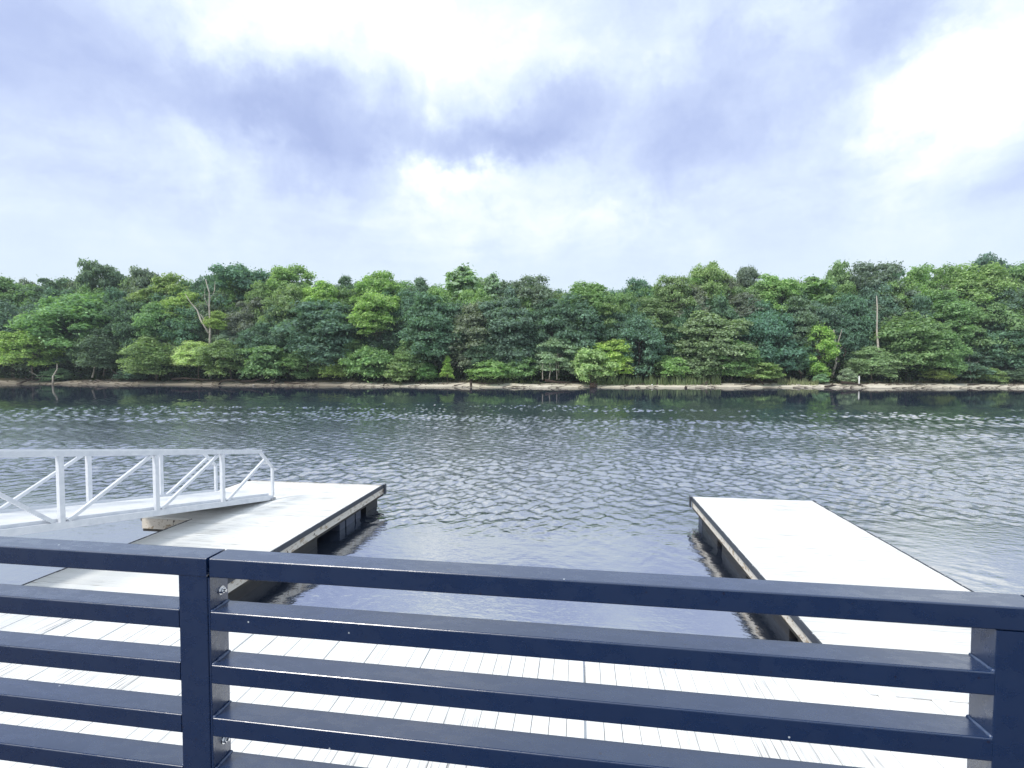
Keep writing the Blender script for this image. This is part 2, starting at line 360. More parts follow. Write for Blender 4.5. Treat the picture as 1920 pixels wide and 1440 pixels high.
hz = MB().box(-1600, 1600, -620, 860, -9, 34).build('haze', None); hz['kind'] = 'stuff'; hz['label'] = 'thin pale haze in the air over the river'
hm = bpy.data.materials.new('haze'); hm.use_nodes = True; hm.node_tree.nodes.clear(); hg = NG(hm.node_tree)
pv = hg.n('ShaderNodeVolumePrincipled', ins={'Color': (.80, .88, 1, 1), 'Density': .00032, 'Anisotropy': .0})
ho = hg.n('ShaderNodeOutputMaterial'); hg.link(pv.outputs[0], ho.inputs['Volume']); hz.data.materials.append(hm)

# ------------------------------------------------------------------ railing
RT = [2.98 - .149 * k for k in range(7)]
YF, DP, HR = 1.169, .070, .053
def panel(x0, x1, label, left):
    t = empty('railing_panel', (x0, YF, 1.91)); O = (-x0, -YF, -1.91)
    def put(mb, name, m=M['navy'], parent=None, smooth=False):
        mb.v = [(a + O[0], b + O[1], c + O[2]) for a, b, c in mb.v]; o = mb.build(name, m, parent or t, smooth); return o
    px0 = x0; px1 = x1
    # posts sit under the top rail
    post_l = (x1 - .088, x1) if left else (x1 - .002, x1 + .090)
    for i, z in enumerate(RT):
        xe = post_l[0] - .001 if i else (x1 if left else x1 + .0905)
        if left and i == 0: xe = x1
        y0 = YF if not (i == 0) else YF - .0015
        r = put(MB().rbox(x0 + (.0 if left else .0035), xe, y0, YF + DP, z - HR, z, .0035), 'rail')
        if i:
            # weld beads where rail meets upright
            ends = [xe] if left else [x0 + .0045, xe]
            for ex in ends:
                rg = random.Random(int(z * 1000) + int(ex * 10)); pts = []; rad = []
                for k in range(9):
                    pts.append((ex, YF + .002 + (DP - .004) * k / 8, z + .0005)); rad.append(.0028 + rg.random() * .0028)
                w_ = MB().tube(pts, rad, 6)
                put(w_, 'weld_bead', M['weld'], r, True)
    for (a, b) in ([post_l] if left else [post_l]):
        put(MB().rbox(0, 1, 0, 1, 0, 1, .1) if False else upright(a, b, YF, YF + DP, 1.91, RT[0] - HR - (.002 if not left else -.004)), 'post')
    return t, put
def upright(x0, x1, y0, y1, z0, z1, r=.003):
    m = MB().rbox(z0, z1, y0, y1, x0, x1, r)        # build along X, then swap axes
    m.v = [(c, b, a) for a, b, c in m.v]; m.f = [tuple(reversed(f)) for f in m.f]; return m
pl_, put_l = panel(-3.1, -1.006, None, True)
tag(pl_, 'navy metal railing panel on the left, ending in the wide square post', 'railing', 'panels of the promenade railing')
put_l(upright(-3.16, -3.102, YF, YF + DP, 1.91, RT[0]), 'post')
pr_, put_r = panel(-1.000, .912, None, False)
tag(pr_, 'long navy metal railing panel across the middle and right, bolted to the left one', 'railing', 'panels of the promenade railing')
p3_, put_3 = panel(1.006, 2.92, None, False)
tag(p3_, 'navy metal railing panel continuing beyond the right frame edge past the right post', 'railing', 'panels of the promenade railing')
# thin end plate and bolts of the long panel
put_r(upright(-1.0045, -.9985, YF + .001, YF + DP - .001, 1.93, RT[0] - HR - .002, .001), 'end_plate')
for z in (2.872, 2.44, 2.11):
    m = MB(); pts = []
    def ring(cx, r, seg=12):
        b = len(m.v)
        m.v.extend([(cx, YF + .043 + r * math.cos(2 * PI * k / seg), z + r * math.sin(2 * PI * k / seg)) for k in range(seg)]); return b
    def lathe(prof, seg):
        bs = [ring(cx, r, seg) for cx, r in prof]
        for p_, q_ in zip(bs, bs[1:]):
            for k in range(seg): m.f.append((p_ + k, p_ + (k + 1) % seg, q_ + (k + 1) % seg, q_ + k))
        m.f.append(tuple(bs[-1] + k for k in range(seg)))
    lathe([(-.9983, .0001), (-.9983, .0120), (-.9962, .0120), (-.9962, .0085)], 16)   # washer
    lathe([(-.9962, .0088), (-.9895, .0088), (-.9885, .0078)], 6)                      # nut
    lathe([(-.9885, .0048), (-.9835, .0048), (-.9828, .0040)], 10)                     # thread end
    put_r(m, 'bolt', M['steel'])

# ------------------------------------------------------------------ docks
DZ = .55; BW = .145
bmesh_cache = {}
def board_mesh(L, m):
    k = (round(L, 3), m.name)
    if k not in bmesh_cache: bmesh_cache[k] = MB().box(-L / 2, L / 2, -BW / 2 + .0024, BW / 2 - .0024, -.032, 0, .003).mesh('board', m)
    return bmesh_cache[k]
rj = random.Random(11)
def boards_cross(t, x0, x1, y0, y1):          # boards run along X, laid one after the other along Y
    L = x1 - x0; n = int((y1 - y0) / BW); off = t.location
    for i in range(n):
        o = obj('board', board_mesh(L, M['deck']), None, t)
        o.location = ((x0 + x1) / 2 - off.x + rj.uniform(-.004, .004), y0 + BW * (i + .5) - off.y, DZ - off.z + rj.uniform(-.0015, .0015))
        o.rotation_euler = (rj.uniform(-.006, .006), 0, rj.choice((0, PI)) + rj.uniform(-.001, .001))
def boards_along(t, x0, x1, y0, y1):          # boards run along Y
    L = y1 - y0; n = int((x1 - x0) / BW); off = t.location
    for i in range(n):
        o = obj('board', board_mesh(L, M['walk']), None, t)
        o.location = (x0 + BW * (i + .5) - off.x, (y0 + y1) / 2 - off.y + rj.uniform(-.004, .004), DZ - off.z + rj.uniform(-.0015, .0015))
        o.rotation_euler = (0, rj.uniform(-.006, .006), PI / 2 + rj.choice((0, PI)) + rj.uniform(-.001, .001))
def part(t, mb, name, m, smooth=False, parent=None):
    l = t.location; mb.v = [(a - l.x, b - l.y, c - l.z) for a, b, c in mb.v]; return mb.build(name, m, parent or t, smooth)
def side_y(t, x, sgn, y0, y1, floats, trim=True):   # long side at x, outward = sgn
    o = lambda a, b: (min(x + sgn * a, x + sgn * b), max(x + sgn * a, x + sgn * b))
    part(t, MB().box(*o(-.045, 0), y0, y1, DZ - .235, DZ - .036), 'fascia', M['fascia'])
    part(t, MB().box(*o(-.075, -.012), y0 + .01, y1 - .01, DZ - .290, DZ - .2355), 'lower_stringer', M['framewood'])
    if trim:
        L = y1 - y0; k = max(1, round(L / 2.3)); 
        for i in range(k):
            a = y0 + L * i / k + .004; b = y0 + L * (i + 1) / k - .004
            m = MB().rbox(a, b, *o(.001, .034), DZ - .088, DZ + .006, .010); m.v = [(c_y, a_, z_) for a_, c_y, z_ in m.v]; m.f = [tuple(reversed(f)) for f in m.f]
            e = part(t, m, 'rubber_edging', M['rubber'])
            yy = a + .15
            while yy < b:
                s_ = MB().tube([(0, 0, 0), (0, 0, .003)], [.006, .005], 8); s_.v = [(x + sgn * .014 + p_[0], yy + p_[1], DZ + .0055 + p_[2]) for p_ in s_.v]
                part(t, s_, 'screw', M['screw'], parent=e); yy += .31
def side_x(t, y, sgn, x0, x1, trim=False):
    o = lambda a, b: (min(y + sgn * a, y + sgn * b), max(y + sgn * a, y + sgn * b))
    part(t, MB().box(x0, x1, *o(-.045, 0), DZ - .235, DZ - .036), 'fascia', M['fascia'])
    part(t, MB().box(x0 + .01, x1 - .01, *o(-.075, -.012), DZ - .290, DZ - .2355), 'lower_stringer', M['framewood'])
    if trim: part(t, MB().rbox(x0, x1, *o(.001, .030), DZ - .086, DZ + .004, .010), 'rubber_edging', M['rubber'])
def floats(t, x0, x1, spans, blue=()):
    for i, (a, b) in enumerate(spans):
        f = part(t, MB().box(x0 + .12, x1 - .12, a, b, -.35, DZ - .30, .02), 'float_box', M['bluefloat'] if i in blue else M['float'])
def frame(t, x0, x1, y0, y1):
    part(t, MB().box(x0 + .05, x1 - .05, y0 + .05, y1 - .05, DZ - .20, DZ - .045), 'deck_frame', M['framewood'])
def corner(t, x, y, sx, sy):
    part(t, MB().box(min(x, x + sx * .03), max(x, x + sx * .03), y - sy * .10 if sy > 0 else y, y if sy > 0 else y + .10, DZ - .24, DZ + .008, .006), 'corner_guard', M['rubber'])

# right dock
rd = empty('floating_dock', (2.6, 4.86, 0))
tag(rd, 'plain white planked floating dock on the right with black rubber edging', 'dock', 'floating docks on the river')
n_r = int((11.5 - 4.86) / BW); YR = 4.86 + n_r * BW
frame(rd, 2.6, 5.15, 4.86, YR); boards_cross(rd, 2.6, 5.15, 4.86, YR)
side_y(rd, 2.6, -1, 4.86, YR, None); side_y(rd, 5.15, 1, 4.86, YR, None); side_x(rd, YR + .05, 1, 2.6, 5.15)
floats(rd, 2.6, 5.15, [(4.95, 6.3), (6.55, 7.9), (8.15, 9.5), (9.8, 10.95), (11.0, 11.3)], (4,))
corner(rd, 2.566, YR + .05, -1, 1); corner(rd, 5.184, YR + .05, 1, 1)
# left dock with wider head
ld = empty('floating_dock', (-6.2, 4.86, 0))
tag(ld, 'white planked floating dock on the left under the gangway, wider at its far end', 'dock', 'floating docks on the river')
n1_ = int((8.38 - 4.86) / BW); YM = 4.86 + n1_ * BW; n2_ = int((11.66 - YM) / BW); YL = YM + n2_ * BW
frame(ld, -7.46, -4.9, 4.86, YM); frame(ld, -8.58, -4.9, YM, YL)
boards_cross(ld, -7.46, -4.9, 4.86, YM); boards_cross(ld, -8.58, -4.9, YM, YL)
side_y(ld, -4.9, 1, 4.86, YL, None); side_y(ld, -7.46, -1, 4.86, YM, None); side_y(ld, -8.58, -1, YM, YL, None)
side_x(ld, YM - .001, -1, -8.58, -7.50); side_x(ld, YL + .05, 1, -8.58, -4.9)
floats(ld, -7.4, -4.95, [(4.95, 5.9), (6.15, 7.55), (7.8, 8.7), (9.6, 9.84), (9.9, 10.3), (10.36, 10.6), (10.9, 11.55)], (3, 4, 5))
floats(ld, -8.5, -7.3, [(8.6, 9.7), (10.1, 11.3)])
corner(ld, -4.866, YL + .05, 1, 1); corner(ld, -8.614, YL + .05, -1, 1)
# walkway sections along the promenade
def walkway(x0, n, lab):
    x1 = x0 + n * BW
    t = empty('floating_walkway', ((x0 + x1) / 2, 1.5, 0)); tag(t, lab, 'walkway', 'floating walkway sections behind the railing')
    boards_along(t, x0, x1, 1.5, 4.845)
    part(t, MB().box(x0 + .03, x1 - .03, 1.55, 4.785, DZ - .20, DZ - .045), 'deck_frame', M['framewood'])
    for a, b in ((x0, x1),):
        part(t, MB().box(a, b, 4.79, 4.835, DZ - .235, DZ - .0345), 'fascia', M['fascia'])
    k = 4
    for i in range(k):
        a = x0 + (x1 - x0) * i / k + .3; part(t, MB().box(a, a + (x1 - x0) / k - .6, 1.7, 4.6, -.35, DZ - .25, .02), 'float_box', M['float'])
    return t
walkway(.075, 52, 'white planked walkway section to the right of the wide seam, seen through the railing')
walkway(.060 - 56 * BW, 56, 'white planked walkway section to the left of the wide seam, seen through the railing')
hp = MB().box(2.62, 5.13, 4.64, 4.86, DZ + .004, DZ + .012, .002); part(rd, hp, 'hinge_plate', M['aludeck'])

# ------------------------------------------------------------------ gangway
gd = Vector((-.14, -.990, 0)).normalized(); gs = Vector((-gd.y, gd.x, 0)) * -1     # along (towards land), across (towards -X)
if gs.x > 0: gs = -gs
GE = Vector((-6.77, 9.84, .60)); SL = .160; WG = 1.60
gw = empty('gangway', (GE.x, GE.y, DZ)); tag(gw, 'pale aluminium truss gangway sloping down onto the left dock', 'gangway')
def gp(s, across, h):                   # s metres from the foot, across metres from the near truss, h above the chord line
    p = GE + gd * s + gs * across; return (p.x, p.y, GE.z + SL * s + h * (1 - .04 * across / WG) - .012 * across)
LG = 7.4
def gpart(mb, name, m=M['alu']): return part(gw, mb, name, m)
gpart(MB().bar(gp(.0, WG / 2, .03), gp(LG, WG / 2, .03), WG - .07, .03), 'tread_deck', M['aludeck'])
for side in (0, WG):
    so_ = -.03 if side == 0 else .03
    gpart(MB().bar(gp(.02, side, 0), gp(LG, side, 0), .05, .10), 'bottom_chord')
    gpart(MB().bar(gp(.10, side + (.04 if side == 0 else -.04), .075), gp(LG, side + (.04 if side == 0 else -.04), .075), .012, .05), 'toe_board')
    gpart(MB().bar(gp(.34, side, 1.035), gp(LG, side, 1.035), .06, .085), 'top_rail')
    for s in (1.32, 2.64, 4.02, 5.36, 6.7): gpart(MB().bar(gp(s, side, .05), gp(s, side, .992), .065, .065, (gd.x, gd.y, 0)), 'upright')
    e = MB().bar(gp(.02, side, .05), gp(.02, side, .70), .05, .05, (gd.x, gd.y, 0)); e.bar(gp(.02, side, .68), gp(.37, side, 1.03), .05, .05)
    gpart(e, 'end_post')
    for a, b in ((1.22, .24), (2.56, 1.40), (3.94, 2.72), (4.12, 5.28), (5.46, 6.62)):
        if not (side and a == 2.56): gpart(MB().bar(gp(a, side, .06), gp(b, side, .98 if b > .5 else .86), .048, .048), 'diagonal')
    gpart(MB().box(-.06, .06, -.06, .06, -.035, .0), 'base_shoe', M['shoe']).location = Vector(gp(.05, side, -.005)) - gw.location + Vector((0, 0, 0))
for o in list(gw.children):
    if o.name.startswith('base_shoe'):
        l = gw.location
        for v in o.data.vertices: v.co += l          # undo the shift, the shoe is built about its own origin
for s in [i * .75 + .35 for i in range(10)]:
    gpart(MB().bar(gp(s, .03, -.01), gp(s, WG - .03, -.01), .05, .06), 'cross_member')

# ------------------------------------------------------------------ vegetation prototypes
def leaf_mesh(name, P, N, S, rng, elong=1.5, droop=0.0):
    n = len(P)
    a = rng.normal(size=(n, 3)); u = np.cross(N, a); u /= np.linalg.norm(u, axis=1)[:, None] + 1e-9
    v = np.cross(N, u); u = u * (S * elong)[:, None]; v = v * S[:, None]
    bend = N * (S * .25)[:, None]
    q = np.stack([P - u - bend, P - v * .8 + bend * .3, P + u - bend, P + v * .8 + bend * .3], 1).reshape(-1, 3)
    me = bpy.data.meshes.new(name)
    me.vertices.add(4 * n); me.vertices.foreach_set('co', q.astype(np.float32).ravel())
    me.loops.add(4 * n); me.loops.foreach_set('vertex_index', np.arange(4 * n, dtype=np.int32))
    me.polygons.add(n); me.polygons.foreach_set('loop_start', np.arange(0, 4 * n, 4, dtype=np.int32))
    me.update(calc_edges=True); me.materials.append(M['leaf']); return me
def crown(kind, seed):
    """crown about the origin (bottom centre), unit box: width 1, height 1; size chosen from real metres W x H"""
    rng = np.random.default_rng(seed)
    spec = {'round': (9, 11, 80, 250, 1.12, .85, .135), 'layer': (10, 9, 85, 240, 1.15, .72, .130), 'shrub': (5, 4, 34, 240, .72, .7, .11),
            'pine': (7, 7, 60, 230, .95, .6, .12), 'open': (8, 9, 75, 190, .85, .8, .125), 'vine': (4.5, 8, 56, 200, .65, 1.0, .12),
            'cone': (3.4, 5, 44, 130, .5, .6, .11), 'wispy': (6, 7, 50, 150, .8, .5, .10)}[kind]
    W, H, nl, per, lr, flat, ls = spec
    cs = []; tries = 0
    while len(cs) < nl and tries < 9000:
        tries += 1
        u = rng.normal(size=3); u /= np.linalg.norm(u); rr = rng.uniform(.45, 1) ** .5
        if kind == 'cone':
            h = rng.uniform(.05, 1) ** 1.1; a = rng.uniform(0, 2 * PI); r = (1 - h) * .42 + .05
            c = np.array([math.cos(a) * r * W * rng.uniform(.5, 1), math.sin(a) * r * W * rng.uniform(.5, 1), h * H * .95])
        elif kind == 'vine':
            h = rng.uniform(.08, .93); a = rng.uniform(0, 2 * PI); r = .5 * W * (.75 + .25 * math.sin(h * 7 + seed)) - lr * .7
            c = np.array([math.cos(a) * r, math.sin(a) * r, h * H])
        elif kind == 'pine':
            h = rng.uniform(.25, 1); a = rng.uniform(0, 2 * PI); r = W * .5 * math.sqrt(max(0, 1 - ((h - .62) / .42) ** 2)) * rng.uniform(.3, .95)
            c = np.array([math.cos(a) * r, math.sin(a) * r, h * H - lr * .4])
        else:
            lo = .42 if kind != 'shrub' else .40
            u[2] = u[2] if u[2] > -.75 else -u[2]
            wob = 1 + .16 * math.sin(3 * math.atan2(u[1], u[0]) + seed) + .10 * math.sin(5 * u[2] + seed * 2)
            c = np.array([u[0] * (W / 2 - lr * .75) * rr * wob, u[1] * (W / 2 - lr * .75) * rr * wob, H * lo + u[2] * rr * (H * .56 - lr * flat * .8) * wob])
        if all(np.linalg.norm((c - k) * (1, 1, 1.2)) > lr * (.62 if kind != 'layer' else .55) for k in cs): cs.append(c)
    P = []; N = []; S = []
    for c in cs:
        r = lr * rng.uniform(.65, 1.25); k = int(per * rng.uniform(.7, 1.3))
        u = rng.normal(size=(k, 3)); u[:, 2] = np.where(u[:, 2] < -.25, -u[:, 2] * rng.uniform(.2, 1, k), u[:, 2]); u /= np.linalg.norm(u, axis=1)[:, None]
        rad = r * rng.uniform(.55, 1.12, k)[:, None] * (1 + .22 * np.sin(u[:, :1] * 5 + c[0]) * np.cos(u[:, 1:2] * 5 + c[1]))
        p = c + u * rad * np.array([1, 1, flat])
        if kind in ('layer', 'open', 'wispy'): p[:, 2] -= .10 * (np.hypot(u[:, 0], u[:, 1]) ** 2) * r * 2
        nn = u * np.array([.8, .8, 1.1]) + rng.normal(size=(k, 3)) * .55 + np.array([0, 0, .35]); nn /= np.linalg.norm(nn, axis=1)[:, None]
        P.append(p); N.append(nn); S.append(ls * rng.uniform(.6, 1.35, k))
    # a sparse fill of loose sprays between the clumps and poking out of the outline
    k = len(cs) * 22; u = rng.normal(size=(k, 3)); u /= np.linalg.norm(u, axis=1)[:, None]
    idx = rng.integers(0, len(cs), k); p = np.array(cs)[idx] + u * lr * rng.uniform(.9, 1.55, k)[:, None] * np.array([1, 1, flat])
    nn = rng.normal(size=(k, 3)) + np.array([0, 0, .5]); nn /= np.linalg.norm(nn, axis=1)[:, None]
    P.append(p); N.append(nn); S.append(ls * rng.uniform(.5, 1.0, k))
    P = np.concatenate(P); N = np.concatenate(N); S = np.concatenate(S)
    lo = P.min(0); hi = P.max(0); P[:, 2] -= lo[2]; P[:, 0] -= (lo[0] + hi[0]) / 2; P[:, 1] -= (lo[1] + hi[1]) / 2
    return leaf_mesh('crown_' + kind, P, N, S, rng), (hi[0] - lo[0], hi[2] - lo[2]), [c - np.array([(lo[0] + hi[0]) / 2, (lo[1] + hi[1]) / 2, lo[2]]) for c in cs]
def trunk(size, cs, seed, name='trunk', m=None, thin=1.0):
    """trunk and limbs: unit mesh reaching from z=-1 (ground, scaled later) is avoided; the trunk is built per crown in crown units below and inside the crown"""
    rg = random.Random(seed); W, H = size; mb = MB(); r0 = .045 * math.sqrt(H) * thin * 1.6
    top = Vector((rg.uniform(-.3, .3), rg.uniform(-.3, .3), H * .7)); b = Vector((rg.uniform(-.3, .3), 0, -H * .75))
    pts = [b.lerp(top, t) + Vector((rg.uniform(-.15, .15), rg.uniform(-.15, .15), 0)) * (0 if t in (0, 1) else 1) for t in (0, .12, .3, .5, .7, .85, 1)]
    mb.tube(pts, [r0 * 1.35, r0, r0 * .85, r0 * .7, r0 * .5, r0 * .35, r0 * .15], 7)
    for c in rg.sample(list(cs), min(12, len(cs))):
        c = Vector(c.tolist()); t = rg.uniform(.42, .85); s = b.lerp(top, t); mid = s.lerp(c, .5) + Vector((0, 0, -.25))
        mb.tube([s, mid, c], [r0 * .38, r0 * .25, r0 * .08], 5)
    return mb.mesh(name, m or M['bark'], True)
PROTO = {}
for kind, k in (('round', 5), ('layer', 4), ('shrub', 4), ('pine', 2), ('open', 3), ('vine', 2), ('cone', 1), ('wispy', 1)):
    PROTO[kind] = []
    for i in range(k):
        me, size, cs = crown(kind, 100 + i * 7 + len(kind)); PROTO[kind].append((me, size, trunk(size, cs, i, m=M['palebark'] if kind == 'wispy' else None, thin=.45 if kind in ('shrub', 'wispy', 'cone') else 1)))
rt = random.Random(3)
FWD = Vector((-math.sin(YAW), math.cos(YAW), 0)); RGT = Vector((math.cos(YAW), math.sin(YAW), 0))
def spot(px, off):                      # a point on the far bank 'off' metres behind the waterline, in the direction of the photograph's column px
    k = (px - 960) / 900; D = 80.
    for _ in range(12):
        p = FWD * D + RGT * (k * D); D += (shore(p.x) + off - p.y) * .9
    p = FWD * D + RGT * (k * D); return p.x, p.y, D
def tree(name, px, top, bot, wid, off, kind, color, label, group=None, cat='tree', var=None):
    x, y, D = spot(px, off); gz = bank_z(x, off); mpp = D / 900
    zt = CAMZ + (690 - top) * mpp; zb = max(gz + .1, CAMZ + (690 - bot) * mpp); W = wid * mpp
    me, (w0, h0), tm = PROTO[kind][rt.randrange(len(PROTO[kind])) if var is None else var]
    t = empty(name, (x, y, gz), rt.uniform(0, 2 * PI)); tag(t, label, cat, group)
    sx = W / w0; sz = (zt - zb) / h0
    c = obj('foliage' if name in ('shrub', 'sapling') else 'crown', me, None, t); c.location = (0, 0, zb - gz); c.scale = (sx, sx * rt.uniform(.85, 1.05), sz)
    c.rotation_euler = (rt.uniform(-.07, .07), rt.uniform(-.07, .07), 0)
    c.color = (*[min(1, v * 1.05 * rt.uniform(.93, 1.07)) for v in color], 1)
    k = obj('trunk' if name != 'shrub' else 'stem', tm, None, t); s2 = sz if sx > sz else (sx + sz) / 2
    hz = zb - gz; zz = (hz + .7 * h0 * sz + .3) / (1.45 * h0)
    k.location = (0, 0, hz + .7 * h0 * (sz - zz)); k.scale = (min(sx, s2), min(sx, s2), zz)
    return t
DK = (.160, .260, .185); DB = (.175, .285, .225); MG = (.245, .385, .190); LG_ = (.295, .450, .200); YG = (.37, .52, .20); LM = (.47, .62, .22); GG = (.34, .46, .34); PL = (.56, .68, .38); BR = (.225, .290, .225)
A = 'tree'
